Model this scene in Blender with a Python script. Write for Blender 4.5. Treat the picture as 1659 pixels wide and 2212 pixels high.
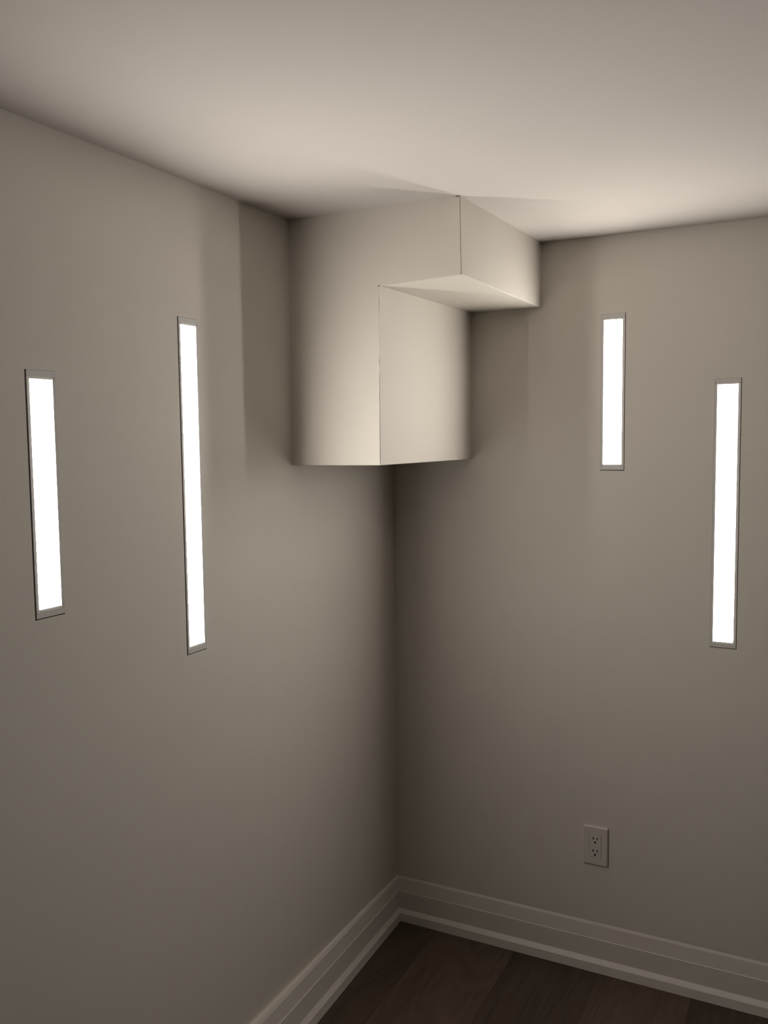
import bpy, bmesh, math, random
from mathutils import Matrix, Vector

for o in list(bpy.data.objects):
    bpy.data.objects.remove(o)
scn = bpy.context.scene
C = scn.collection

# ------------------------------------------------------------------ camera
F_PX = 1948.31
CAM = Vector((1.28217, -2.51349, 1.56235))
YAW, PITCH, ROLL = 0.48232, -0.08278, -0.01162
fw = Vector((-math.sin(YAW)*math.cos(PITCH), math.cos(YAW)*math.cos(PITCH), math.sin(PITCH)))
rt = Vector((math.cos(YAW), math.sin(YAW), 0))
up = rt.cross(fw)
r2 = rt*math.cos(ROLL) + up*math.sin(ROLL)
u2 = -rt*math.sin(ROLL) + up*math.cos(ROLL)
cd = bpy.data.cameras.new('camera')
cam = bpy.data.objects.new('camera', cd)
C.objects.link(cam)
m = Matrix((r2, u2, -fw)).transposed().to_4x4()
m.translation = CAM
cam.matrix_world = m
cd.sensor_fit = 'VERTICAL'
cd.sensor_height = 24.0
cd.lens = F_PX*24.0/2212.0
cd.clip_start = 0.02
scn.camera = cam

# ------------------------------------------------------------------ world and exposure
w = bpy.data.worlds.new('world')
scn.world = w
w.use_nodes = True
w.node_tree.nodes['Background'].inputs[0].default_value = (0.02, 0.018, 0.016, 1)
w.node_tree.nodes['Background'].inputs[1].default_value = 0.2
vs = scn.view_settings
vs.view_transform = 'Standard'
vs.look = 'None'
vs.gamma = 1.0
vs.use_curve_mapping = False
vs.exposure = 1.0

LAMP = 27.2                       # radiance of the milky diffusers
LAMP_COL = (1.0, 0.94, 0.86)

# ------------------------------------------------------------------ measures (metres)
H = 2.1037                        # ceiling height
SK = -0.02062                     # the left wall runs slightly out of square
RZ_L = math.pi/2 + 0.02062        # local frame of things on the left wall
BOX_D = 0.587
FX_W = 0.0647                     # light fixture width
# name, wall, u0, z0, z1
LIGHTS = [('L1', 'L', -1.4258, 1.2542, 1.6840), ('L2', 'L', -1.0211, 1.1020, 1.8177),
          ('R1', 'R', 0.6497, 1.4645, 1.8914), ('R2', 'R', 0.9489, 0.9928, 1.7045)]
GAP_SIDE = {'L': 0.0027, 'R': 0.0017}
GAP_BOT, GAP = 0.0020, 0.0005
ROOM_X, ROOM_Y = 4.8, -6.0

# ------------------------------------------------------------------ materials
def srgb(r, g, b):
    f = lambda c: (c/255/12.92) if c/255 <= 0.04045 else ((c/255+0.055)/1.055)**2.4
    return (f(r), f(g), f(b), 1)

def base_mat(name, col, rough=0.6, spec=0.3):
    mt = bpy.data.materials.new(name)
    mt.use_nodes = True
    nt = mt.node_tree
    b = nt.nodes['Principled BSDF']
    b.inputs['Base Color'].default_value = col
    b.inputs['Roughness'].default_value = rough
    b.inputs['Specular IOR Level'].default_value = spec
    return mt, nt, b

def paint(name, col, rough, bump, scale=220, vary=0.03, spec=0.3):
    """roller-painted surface: faint stipple relief and a barely visible tone drift"""
    mt, nt, b = base_mat(name, col, rough, spec)
    N, L = nt.nodes, nt.links
    tc = N.new('ShaderNodeTexCoord')
    n1 = N.new('ShaderNodeTexNoise'); n1.inputs['Scale'].default_value = scale; n1.inputs['Detail'].default_value = 3
    n2 = N.new('ShaderNodeTexNoise'); n2.inputs['Scale'].default_value = 2.3; n2.inputs['Detail'].default_value = 4
    L.new(tc.outputs['Object'], n1.inputs['Vector'])
    L.new(tc.outputs['Object'], n2.inputs['Vector'])
    mx = N.new('ShaderNodeMix'); mx.data_type = 'RGBA'
    mx.inputs[6].default_value = tuple(c*(1-vary) for c in col[:3]) + (1,)
    mx.inputs[7].default_value = tuple(min(1, c*(1+vary)) for c in col[:3]) + (1,)
    L.new(n2.outputs['Fac'], mx.inputs[0])
    L.new(mx.outputs[2], b.inputs['Base Color'])
    bp = N.new('ShaderNodeBump'); bp.inputs['Strength'].default_value = bump; bp.inputs['Distance'].default_value = 0.001
    L.new(n1.outputs['Fac'], bp.inputs['Height'])
    L.new(bp.outputs['Normal'], b.inputs['Normal'])
    return mt

M = {}
M['wall'] = paint('greige_wall_paint', (0.668, 0.630, 0.574, 1), 0.62, 0.12)
M['ceiling'] = paint('flat_ceiling_paint', (0.60, 0.566, 0.538, 1), 0.9, 0.12, spec=0.1)
M['trim'] = paint('satin_trim_paint', (0.74, 0.70, 0.655, 1), 0.38, 0.03, 60, 0.02)
M['plastic'] = base_mat('white_plastic', (0.62, 0.60, 0.58, 1), 0.45)[0]
M['plate'] = base_mat('outlet_plastic', (0.64, 0.60, 0.565, 1), 0.28, 0.5)[0]
M['dark'] = base_mat('dark_void', (0.004, 0.003, 0.003, 1), 0.9, 0.1)[0]
M['crack'] = base_mat('hairline_crack_dirt', (0.24, 0.22, 0.185, 1), 0.9, 0.1)[0]
M['cavity'] = base_mat('raw_drywall', (0.16, 0.135, 0.12, 1), 0.95, 0.05)[0]
M['subfloor'] = base_mat('subfloor', (0.02, 0.016, 0.013, 1), 0.9, 0.05)[0]

mt = bpy.data.materials.new('lit_diffuser')
mt.use_nodes = True
nt = mt.node_tree
nt.nodes.remove(nt.nodes['Principled BSDF'])
em = nt.nodes.new('ShaderNodeEmission')
em.inputs[0].default_value = LAMP_COL + (1,)
em.inputs[1].default_value = LAMP
nt.links.new(em.outputs[0], nt.nodes['Material Output'].inputs[0])
M['diffuser'] = mt

def wood():
    mt, nt, b = base_mat('dark_oak_planks', (0.05, 0.035, 0.026, 1), 0.42, 0.35)
    N, L = nt.nodes, nt.links
    tc = N.new('ShaderNodeTexCoord'); oi = N.new('ShaderNodeObjectInfo')
    # shift the grain for every plank
    off = N.new('ShaderNodeVectorMath'); off.operation = 'SCALE'
    comb = N.new('ShaderNodeCombineXYZ')
    L.new(oi.outputs['Random'], comb.inputs[0]); L.new(oi.outputs['Random'], comb.inputs[1]); L.new(oi.outputs['Random'], comb.inputs[2])
    L.new(comb.outputs[0], off.inputs[0]); off.inputs['Scale'].default_value = 17
    add = N.new('ShaderNodeVectorMath'); L.new(tc.outputs['Object'], add.inputs[0]); L.new(off.outputs[0], add.inputs[1])
    mp = N.new('ShaderNodeMapping'); mp.inputs['Scale'].default_value = (1, 0.16, 1)
    L.new(add.outputs[0], mp.inputs[0])
    wv = N.new('ShaderNodeTexNoise'); wv.inputs['Scale'].default_value = 5; wv.inputs['Detail'].default_value = 2; wv.inputs['Distortion'].default_value = 0.6
    L.new(mp.outputs[0], wv.inputs['Vector'])
    # cathedral rings: sine of a smooth stretched field
    mu = N.new('ShaderNodeMath'); mu.operation = 'MULTIPLY'; mu.inputs[1].default_value = 95
    L.new(wv.outputs['Fac'], mu.inputs[0])
    si = N.new('ShaderNodeMath'); si.operation = 'SINE'; L.new(mu.outputs[0], si.inputs[0])
    fi = N.new('ShaderNodeTexNoise'); fi.inputs['Scale'].default_value = 60; fi.inputs['Detail'].default_value = 5
    mp2 = N.new('ShaderNodeMapping'); mp2.inputs['Scale'].default_value = (1.6, 0.06, 1); L.new(add.outputs[0], mp2.inputs[0])
    L.new(mp2.outputs[0], fi.inputs['Vector'])
    a1 = N.new('ShaderNodeMath'); a1.operation = 'MULTIPLY_ADD'; a1.inputs[1].default_value = 0.10
    L.new(si.outputs[0], a1.inputs[0]); L.new(fi.outputs['Fac'], a1.inputs[2])
    a2 = N.new('ShaderNodeMath'); a2.operation = 'MULTIPLY_ADD'; a2.inputs[1].default_value = 0.7
    L.new(wv.outputs['Fac'], a2.inputs[0]); L.new(a1.outputs[0], a2.inputs[2])
    rp = N.new('ShaderNodeValToRGB')
    rp.color_ramp.elements[0].position = 0.50; rp.color_ramp.elements[0].color = (0.72, 0.72, 0.72, 1)
    rp.color_ramp.elements[1].position = 1.15; rp.color_ramp.elements[1].color = (1.4, 1.4, 1.4, 1)
    rp.color_ramp.elements[1].position = 1.0
    L.new(a2.outputs[0], rp.inputs[0])
    mx = N.new('ShaderNodeMix'); mx.data_type = 'RGBA'; mx.blend_type = 'MULTIPLY'; mx.inputs[0].default_value = 1
    L.new(oi.outputs['Color'], mx.inputs[6]); L.new(rp.outputs[0], mx.inputs[7])
    L.new(mx.outputs[2], b.inputs['Base Color'])
    bp = N.new('ShaderNodeBump'); bp.inputs['Strength'].default_value = 0.15; bp.inputs['Distance'].default_value = 0.001
    L.new(a1.outputs[0], bp.inputs['Height']); L.new(bp.outputs[0], b.inputs['Normal'])
    return mt
M['wood'] = wood()

# ------------------------------------------------------------------ mesh helpers
def obj(name, bm, mat, parent=None, smooth=False):
    me = bpy.data.meshes.new(name)
    bmesh.ops.recalc_face_normals(bm, faces=bm.faces)
    bm.to_mesh(me)
    bm.free()
    me.materials.append(mat)
    if smooth:
        for p in me.polygons:
            p.use_smooth = True
    o = bpy.data.objects.new(name, me)
    C.objects.link(o)
    if parent:
        o.parent = parent
    return o

def struct(o):
    o['kind'] = 'structure'
    return o

def add_box(bm, a, b):
    (x0, y0, z0), (x1, y1, z1) = a, b
    v = [bm.verts.new(p) for p in ((x0,y0,z0),(x1,y0,z0),(x1,y1,z0),(x0,y1,z0),(x0,y0,z1),(x1,y0,z1),(x1,y1,z1),(x0,y1,z1))]
    for f in ((0,3,2,1),(4,5,6,7),(0,1,5,4),(1,2,6,5),(2,3,7,6),(3,0,4,7)):
        bm.faces.new([v[i] for i in f])

def box_bm(a, b, bevel=0.0, seg=2):
    bm = bmesh.new()
    add_box(bm, a, b)
    if bevel:
        bmesh.ops.bevel(bm, geom=list(bm.edges), offset=bevel, segments=seg, profile=0.5, affect='EDGES')
    return bm

def prism(bm, pts, y0, y1):
    """closed polygon in x,z extruded from y0 to y1"""
    a = [bm.verts.new((x, y0, z)) for x, z in pts]
    b = [bm.verts.new((x, y1, z)) for x, z in pts]
    n = len(pts)
    bm.faces.new(a); bm.faces.new(b[::-1])
    for i in range(n):
        bm.faces.new((a[i], b[i], b[(i+1) % n], a[(i+1) % n]))

# ------------------------------------------------------------------ the room
def wall_bm(u0, u1, z0, z1, holes, depth=0.045, thick=0.11):
    """wall in the local u,z plane, room side at y = 0 facing -y, with recesses cut for the fixtures"""
    bm = bmesh.new()
    us = sorted({u0, u1} | {h[0] for h in holes} | {h[1] for h in holes})
    zs = sorted({z0, z1} | {h[2] for h in holes} | {h[3] for h in holes})
    vc = {}
    def V(u, y, z):
        k = (round(u, 6), round(y, 6), round(z, 6))
        if k not in vc:
            vc[k] = bm.verts.new(k)
        return vc[k]
    for i in range(len(us)-1):
        for j in range(len(zs)-1):
            a, b, c, d = us[i], us[i+1], zs[j], zs[j+1]
            um, zm = (a+b)/2, (c+d)/2
            if any(h[0] < um < h[1] and h[2] < zm < h[3] for h in holes):
                continue
            bm.faces.new((V(a,0,c), V(b,0,c), V(b,0,d), V(a,0,d)))
    for h in holes:                                   # recess: sides and back
        a, b, c, d = h
        zz = [z for z in zs if c <= z <= d]
        uu = [u for u in us if a <= u <= b]
        for p, q in zip(zz, zz[1:]):
            for u in (a, b):
                f = bm.faces.new((V(u,0,p), V(u,0,q), V(u,depth,q), V(u,depth,p))); f.material_index = 1
        for p, q in zip(uu, uu[1:]):
            for z in (c, d):
                f = bm.faces.new((V(p,0,z), V(q,0,z), V(q,depth,z), V(p,depth,z))); f.material_index = 1
        for p, q in zip(uu, uu[1:]):
            for r, s in zip(zz, zz[1:]):
                f = bm.faces.new((V(p,depth,r), V(q,depth,r), V(q,depth,s), V(p,depth,s))); f.material_index = 1
    for p, q in zip(us, us[1:]):
        for z in (z0, z1):
            bm.faces.new((V(p,0,z), V(q,0,z), V(q,thick,z), V(p,thick,z)))
    for p, q in zip(zs, zs[1:]):
        for u in (u0, u1):
            bm.faces.new((V(u,0,p), V(u,0,q), V(u,thick,q), V(u,thick,p)))
    for p, q in zip(us, us[1:]):
        for r, s in zip(zs, zs[1:]):
            bm.faces.new((V(p,thick,r), V(q,thick,r), V(q,thick,s), V(p,thick,s)))
    return bm

def hole_of(l):
    n, wl, a, z0, z1 = l
    if wl == 'L':
        return (a-GAP_SIDE['L'], a+FX_W+GAP, z0-GAP_BOT, z1+GAP)
    return (a-GAP, a+FX_W+GAP_SIDE['R'], z0-GAP_BOT, z1+GAP)

wr = obj('wall_right', wall_bm(0.0, ROOM_X, 0, H, [hole_of(l) for l in LIGHTS if l[1] == 'R']), M['wall'])
wr.data.materials.append(M['cavity'])
struct(wr)
wl = obj('wall_left', wall_bm(ROOM_Y, 0.0, 0, H, [hole_of(l) for l in LIGHTS if l[1] == 'L']), M['wall'])
wl.data.materials.append(M['cavity'])
wl.rotation_euler.z = RZ_L
struct(wl)
struct(obj('wall_back', box_bm((0.05, ROOM_Y-0.1, 0), (ROOM_X, ROOM_Y, H)), M['wall']))
struct(obj('wall_far_right', box_bm((ROOM_X, ROOM_Y-0.1, 0), (ROOM_X+0.1, 0.11, H)), M['wall']))
struct(obj('ceiling', box_bm((-0.15, ROOM_Y-0.1, H), (ROOM_X+0.1, 0.12, H+0.1)), M['ceiling']))
floor = struct(obj('floor', box_bm((-0.15, ROOM_Y-0.1, -0.06), (ROOM_X+0.1, 0.12, -0.012)), M['subfloor']))

# planks: children of the floor, running away from the right wall, parallel to the left wall
random.seed(4)
PW = 0.2565
plank_cache = {}
def plank_mesh(w_, l_):
    k = (round(w_, 4), round(l_, 4))
    if k not in plank_cache:
        bm = box_bm((0.0001, -l_+0.0001, -0.012), (w_-0.0001, -0.0001, 0.0), 0.0004, 1)
        bmesh.ops.recalc_face_normals(bm, faces=bm.faces)
        me = bpy.data.meshes.new('plank'); bm.to_mesh(me); bm.free()
        me.materials.append(M['wood'])
        plank_cache[k] = me
    return plank_cache[k]
TONE = {0: 0.95, 1: 1.22, 2: 0.80, 3: 1.18, 4: 0.80, 5: 1.0}
first = [0.92, 1.35, 1.2, 1.5, 1.1]
i = 0
x = 0.4045 - 2*PW
while x < ROOM_X - 0.02:
    y = 0.0
    j = 0
    while y > ROOM_Y:
        l_ = (first[i % 5] if j == 0 else 1.5)
        l_ = min(l_, y - ROOM_Y)
        if l_ > 0.02:
            wd = min(PW, ROOM_X - x)
            o = bpy.data.objects.new('plank', plank_mesh(wd, l_))
            C.objects.link(o)
            o.parent = floor
            o.location = (x + SK*y, y, 0)
            o.rotation_euler.z = 0.02062
            t = TONE.get(i, random.uniform(0.75, 1.15)) if j == 0 else random.uniform(0.75, 1.15)
            o.color = (0.063*t, 0.042*t, 0.030*t, 1)
        y -= l_
        j += 1
    i += 1
    x += PW

# bulkhead boxed in the corner: an inverted L standing out from the right wall
def bulkhead():
    bm = bmesh.new()
    # (x, z) of the L outline: front (y = -BOX_D) and back (y = 0)
    fr = [(0.0121, 1.4936), (0.2650, 1.4945), (0.2668, 1.9212), (0.4783, 1.9272), (0.4735, H), (0.0120, H)]
    bk = [(0.0, 1.4936), (0.2650, 1.4942), (0.2665, 1.9240), (0.4775, 1.9232), (0.4781, H), (0.0, H)]
    yf = [-0.5895, -0.587, -0.587, -0.587, -0.5820, -0.5826]
    a = [bm.verts.new((p[0], y, p[1])) for p, y in zip(fr, yf)]
    b = [bm.verts.new((p[0], 0.0, p[1])) for p in bk]
    bm.faces.new(a); bm.faces.new(b[::-1])
    for i in range(6):
        bm.faces.new((a[i], b[i], b[(i+1) % 6], a[(i+1) % 6]))
    bm.edges.ensure_lookup_table()
    want = [(a[1], a[2]), (a[3], a[4]), (a[3], b[3]), (a[1], b[1]), (a[0], a[1]), (a[2], a[3])]
    es = [e for e in bm.edges if any(set(e.verts) == set(p) for p in want)]
    bmesh.ops.bevel(bm, geom=es, offset=0.0018, segments=2, profile=0.5, affect='EDGES')
    return obj('wall_bulkhead', bm, M['wall'])
bulk = struct(bulkhead())

# thin corner beads where the paint has cracked along the outer edges
def bead(name, p, q, r, mat):
    bm = bmesh.new()
    p, q = Vector(p), Vector(q)
    d = (q-p).normalized()
    s = d.cross(Vector((0.3, 0.5, 0.8))).normalized(); t = d.cross(s)
    n = 8
    random.seed(name + str(p.x))
    rings = []
    K = 24
    for k in range(K+1):
        c = p.lerp(q, k/K)
        rr = r*random.uniform(0.25, 1.1)
        rings.append([bm.verts.new(c + s*math.cos(2*math.pi*i/n)*rr + t*math.sin(2*math.pi*i/n)*rr) for i in range(n)])
    for A, B in zip(rings, rings[1:]):
        for i in range(n):
            bm.faces.new((A[i], A[(i+1) % n], B[(i+1) % n], B[i]))
    bm.faces.new(rings[0][::-1]); bm.faces.new(rings[-1])
    return obj(name, bm, mat, bulk)
bead('corner_bead', (0.2647, -0.5867, 1.4945), (0.2665, -0.5867, 1.9205), 0.0006, M['crack'])
bead('corner_bead', (0.4780, -0.5867, 1.9290), (0.4732, -0.5819, 2.1030), 0.0006, M['crack'])
bead('paint_chip', (0.4640, -0.5832, 2.1026), (0.4745, -0.5822, 2.1026), 0.0013, M['crack'])
bead('paint_chip', (0.2655, -0.5870, 1.9195), (0.2675, -0.5870, 1.9215), 0.0016, M['crack'])
bead('paint_chip', (0.4775, -0.5868, 1.9280), (0.4787, -0.5868, 1.9300), 0.0014, M['crack'])

# baseboards: moulded board plus a chamfered shoe along the floor
#            shoe                                     board
PR = dict(floor=(0.0135, 0), sf=(0.0135, 0.0268), sb=(0.0040, 0.0396), md=(0.0075, 0.0982), mu=(0.0058, 0.0990), tf=(0.0032, 0.1389), tb=(0.0, 0.1466))
PL = dict(floor=(0.0154, 0), sf=(0.0150, 0.0262), sb=(0.0058, 0.0400), md=(0.0085, 0.0978), mu=(0.0068, 0.0988), tf=(0.0042, 0.1389), tb=(0.0006, 0.1470))
def sweep(bm, stations):
    rows = [[bm.verts.new(p) for p in st] for st in stations]
    n = len(rows[0])
    for A, B in zip(rows, rows[1:]):
        for i in range(n):
            bm.faces.new((A[i], A[(i+1) % n], B[(i+1) % n], B[i]))
    bm.faces.new(rows[0][::-1]); bm.faces.new(rows[-1])

def left_pt(t, z, y):                      # the left board stands off its wall a little more with distance
    e = (0.0190 - 0.06*z)*min(abs(y), 0.85)/0.59
    return (SK*y + t + (e if t > 0 else 0), y, z)
BOARD = ['sb', 'md', 'mu', 'tf', 'tb']
SHOE = ['floor', 'sf', 'sb']
def board_r():
    bm = bmesh.new(); st = []
    for end in (0, 1):
        s = []
        for k in BOARD:
            t, z = PR[k]
            s.append((PL[k][0] if not end else ROOM_X, -t, z))
        s.append((0.0 if not end else ROOM_X, 0.0, PR['tb'][1])); 
        s.append((0.0 if not end else ROOM_X, 0.0, PR['sb'][1]))
        st.append(s)
    sweep(bm, st); return bm
def shoe_r():
    bm = bmesh.new(); st = []
    for end in (0, 1):
        s = [(PL[k][0] if not end else ROOM_X, -PR[k][0], PR[k][1]) for k in SHOE]
        s += [(0.0 if not end else ROOM_X, 0.0, PR['sb'][1]), (0.0 if not end else ROOM_X, 0.0, 0.0)]
        st.append(s)
    sweep(bm, st); return bm
YS = [None, -0.2, -0.4, -0.6, -0.85, ROOM_Y]
def board_l():
    bm = bmesh.new(); st = []
    for y in YS:
        s = [left_pt(PL[k][0], PL[k][1], -PR[k][0] if y is None else y) for k in BOARD]
        yy = 0.0 if y is None else y
        s += [(SK*yy, yy, PL['tb'][1]), (SK*yy, yy, PL['sb'][1])]
        st.append(s)
    sweep(bm, st); return bm
def shoe_l():
    bm = bmesh.new(); st = []
    for y in YS:
        s = [left_pt(PL[k][0], PL[k][1], -PR[k][0] if y is None else y) for k in SHOE]
        yy = 0.0 if y is None else y
        s += [(SK*yy, yy, PL['sb'][1]), (SK*yy, yy, 0.0)]
        st.append(s)
    sweep(bm, st); return bm
bl = struct(obj('baseboard_left', board_l(), M['trim']))
obj('shoe_molding', shoe_l(), M['trim'], bl)
br = struct(obj('baseboard_right', board_r(), M['trim']))
obj('shoe_molding', shoe_r(), M['trim'], br)

# ------------------------------------------------------------------ recessed wall lights
RAIL, CAP, TONGUE, LIP = 0.0078, 0.0105, 0.0055, 0.0042
def light(l, label):
    n, wl_, a, z0, z1 = l
    h = z1 - z0
    e = bpy.data.objects.new('wall_light', None)
    C.objects.link(e)
    e.empty_display_size = 0.1
    c = a + FX_W/2
    if wl_ == 'L':
        e.location = (math.cos(RZ_L)*c, math.sin(RZ_L)*c, z0)
        e.rotation_euler.z = RZ_L
    else:
        e.location = (c, 0, z0)
    e['label'] = label
    e['category'] = 'wall light'
    e['group'] = 'recessed light bars in the two walls'
    hw = FX_W/2
    yo, yi = -0.0012, 0.026                         # front just proud of the wall, body inside the recess
    seam = 0.0007
    DEEP = yo + LIP
    for s in (-1, 1):                               # side rails, front sloping in towards the lens
        bm = bmesh.new()
        sec = [(hw, yo), (hw-RAIL+0.0010, yo+0.0008), (hw-RAIL, DEEP), (hw-RAIL, yi), (hw, yi)]
        za, zb = CAP+seam, h-CAP-seam
        A = [bm.verts.new((s*x, y, za)) for x, y in sec]
        B = [bm.verts.new((s*x, y, zb)) for x, y in sec]
        bm.faces.new(A); bm.faces.new(B[::-1])
        for i in range(len(sec)):
            bm.faces.new((A[i], B[i], B[(i+1) % 5], A[(i+1) % 5]))
        obj('side_rail', bm, M['plastic'], e)
    for s in (0, 1):                                # T-shaped end caps with a sloping tongue between the rails
        bm = bmesh.new()
        g = 0.0004
        zA, zB, zT = (0, CAP, CAP+TONGUE) if s == 0 else (h, h-CAP, h-CAP-TONGUE)
        add_box(bm, (-hw, yo, min(zA, zB)), (hw, yi, max(zA, zB)))
        t = hw-RAIL-g
        zm = zT - 0.0010 if s == 0 else zT + 0.0010
        sec = ((yo, zB), (yo+0.0006, zm), (DEEP, zT), (yi, zT), (yi, zB))
        A = [bm.verts.new((-t, y, z)) for y, z in sec]
        B = [bm.verts.new((t, y, z)) for y, z in sec]
        bm.faces.new(A); bm.faces.new(B[::-1])
        for i in range(5):
            bm.faces.new((A[i], B[i], B[(i+1) % 5], A[(i+1) % 5]))
        obj('end_cap', bm, M['plastic'], e)
    # housing channel behind
    obj('housing', box_bm((-hw+RAIL, yi-0.004, CAP+TONGUE), (hw-RAIL, yi, h-CAP-TONGUE)), M['plastic'], e)
    # milky diffuser: bowed lens with rounded corners
    bm = bmesh.new()
    dw = hw - RAIL - 0.0003
    za, zb = CAP+TONGUE+0.0003, h-CAP-TONGUE-0.0003
    bow, nx = 0.0004, 12
    def prof(z):
        d = min(z-za, zb-z)
        r = 0.006
        return dw - (r - math.sqrt(max(0, r*r-(r-d)**2)))*0.55 if d < r else dw
    zz = [za + 0.006*(1-math.cos(math.pi/2*k/5)) for k in range(6)] + [zb - 0.006*(1-math.cos(math.pi/2*k/5)) for k in range(5, -1, -1)]
    F, B = [], []
    for z in zz:
        wz = prof(z)
        d = min(1.0, min(z-za, zb-z)/0.006)
        dome = math.sqrt(max(0, 1-(1-d)**2))
        F.append([bm.verts.new((wz*(2*k/nx-1), DEEP+0.0003-bow*(1-(2*k/nx-1)**2)*dome, z)) for k in range(nx+1)])
        B.append([bm.verts.new((wz*(2*k/nx-1), DEEP+0.004, z)) for k in range(nx+1)])
    for G in (F, B):
        for A, D in zip(G, G[1:]):
            for k in range(nx):
                bm.faces.new((A[k], A[k+1], D[k+1], D[k]))
    for k in range(nx):
        bm.faces.new((F[0][k], F[0][k+1], B[0][k+1], B[0][k]))
        bm.faces.new((F[-1][k], F[-1][k+1], B[-1][k+1], B[-1][k]))
    for i in range(len(zz)-1):
        bm.faces.new((F[i][0], F[i+1][0], B[i+1][0], B[i][0]))
        bm.faces.new((F[i][nx], F[i+1][nx], B[i+1][nx], B[i][nx]))
    o = obj('diffuser', bm, M['diffuser'], e, True)
    o['label'] = 'glowing milky white lens'
    return e
light(LIGHTS[0], 'short vertical light bar on the left wall, farthest from the corner')
light(LIGHTS[1], 'tall vertical light bar on the left wall, nearest the boxed corner')
light(LIGHTS[2], 'short vertical light bar on the right wall, beside the boxed corner')
light(LIGHTS[3], 'tall vertical light bar on the right wall, by the right picture edge')

# ------------------------------------------------------------------ wall outlet
ou = bpy.data.objects.new('wall_outlet', None)
C.objects.link(ou)
ou.location = (0.6460, 0, 0.3212)
ou['label'] = 'white two-socket electrical outlet low on the right wall'
ou['category'] = 'outlet'
PWD, PHT, PT = 0.0712, 0.1136, 0.0066
OW, OH = 0.0332, 0.0668          # opening
zc = PHT/2
def plate():
    bm = bmesh.new()
    lip, bev = 0.0, 0.0022
    def ring(hx, hz, y):
        return [bm.verts.new((sx*hx, y, zc+sz*hz)) for sx, sz in ((-1,-1),(1,-1),(1,1),(-1,1))]
    R = [ring(PWD/2, PHT/2, 0.0), ring(PWD/2, PHT/2, -PT+0.0024), ring(PWD/2-0.0024, PHT/2-0.0024, -PT),
         ring(OW/2+0.0008, OH/2+0.0008, -PT), ring(OW/2, OH/2, -PT+0.0008), ring(OW/2, OH/2, 0.0)]
    for A, B in zip(R, R[1:]+R[:1]):
        for i in range(4):
            bm.faces.new((A[i], A[(i+1) % 4], B[(i+1) % 4], B[i]))
    return bm
obj('plate', plate(), M['plate'], ou)
rec = obj('receptacle', box_bm((-OW/2+0.0004, -PT-0.0009, zc-OH/2+0.0004), (OW/2-0.0004, 0.0, zc+OH/2-0.0004), 0.0005), M['plate'], ou)
fy = -PT-0.0009
def disc(cx, cz, r, flat):
    bm = bmesh.new()
    pts = []
    for k in range(20):
        an = 2*math.pi*k/20
        pts.append((cx+r*math.cos(an), max(cz+r*math.sin(an), cz-flat)))
    prism(bm, pts, fy-0.0003, fy+0.003)
    return bm
for cz_ in (0.0735, 0.0369):
    obj('slot', box_bm((-0.0077, fy-0.0003, cz_+0.0018), (-0.0049, fy+0.003, cz_+0.0102), 0.0002, 1), M['dark'], rec)
    obj('slot', box_bm((0.0044, fy-0.0003, cz_+0.0022), (0.0070, fy+0.003, cz_+0.0094), 0.0002, 1), M['dark'], rec)
    obj('ground_hole', disc(-0.0006, cz_-0.0058, 0.0030, 0.0022), M['dark'], rec)

# faint ridge of filler left under the paint of the right wall
bm = bmesh.new()
random.seed(9)
K = 14
rows = []
for k in range(K+1):
    x = 0.335 + 0.086*k/K
    q = 0.0005*math.sin(math.pi*k/K)*random.uniform(0.5, 1.0) + 0.00005
    z = 1.1795 + 0.0028*k/K + random.uniform(-0.0004, 0.0004)
    rows.append([bm.verts.new(p) for p in ((x, 0.001, z-0.0016), (x, -q, z), (x, 0.001, z+0.0016))])
for A, B in zip(rows, rows[1:]):
    for i in range(3):
        bm.faces.new((A[i], A[(i+1) % 3], B[(i+1) % 3], B[i]))
bm.faces.new(rows[0][::-1]); bm.faces.new(rows[-1])
obj('filler_ridge', bm, M['wall'], wr)
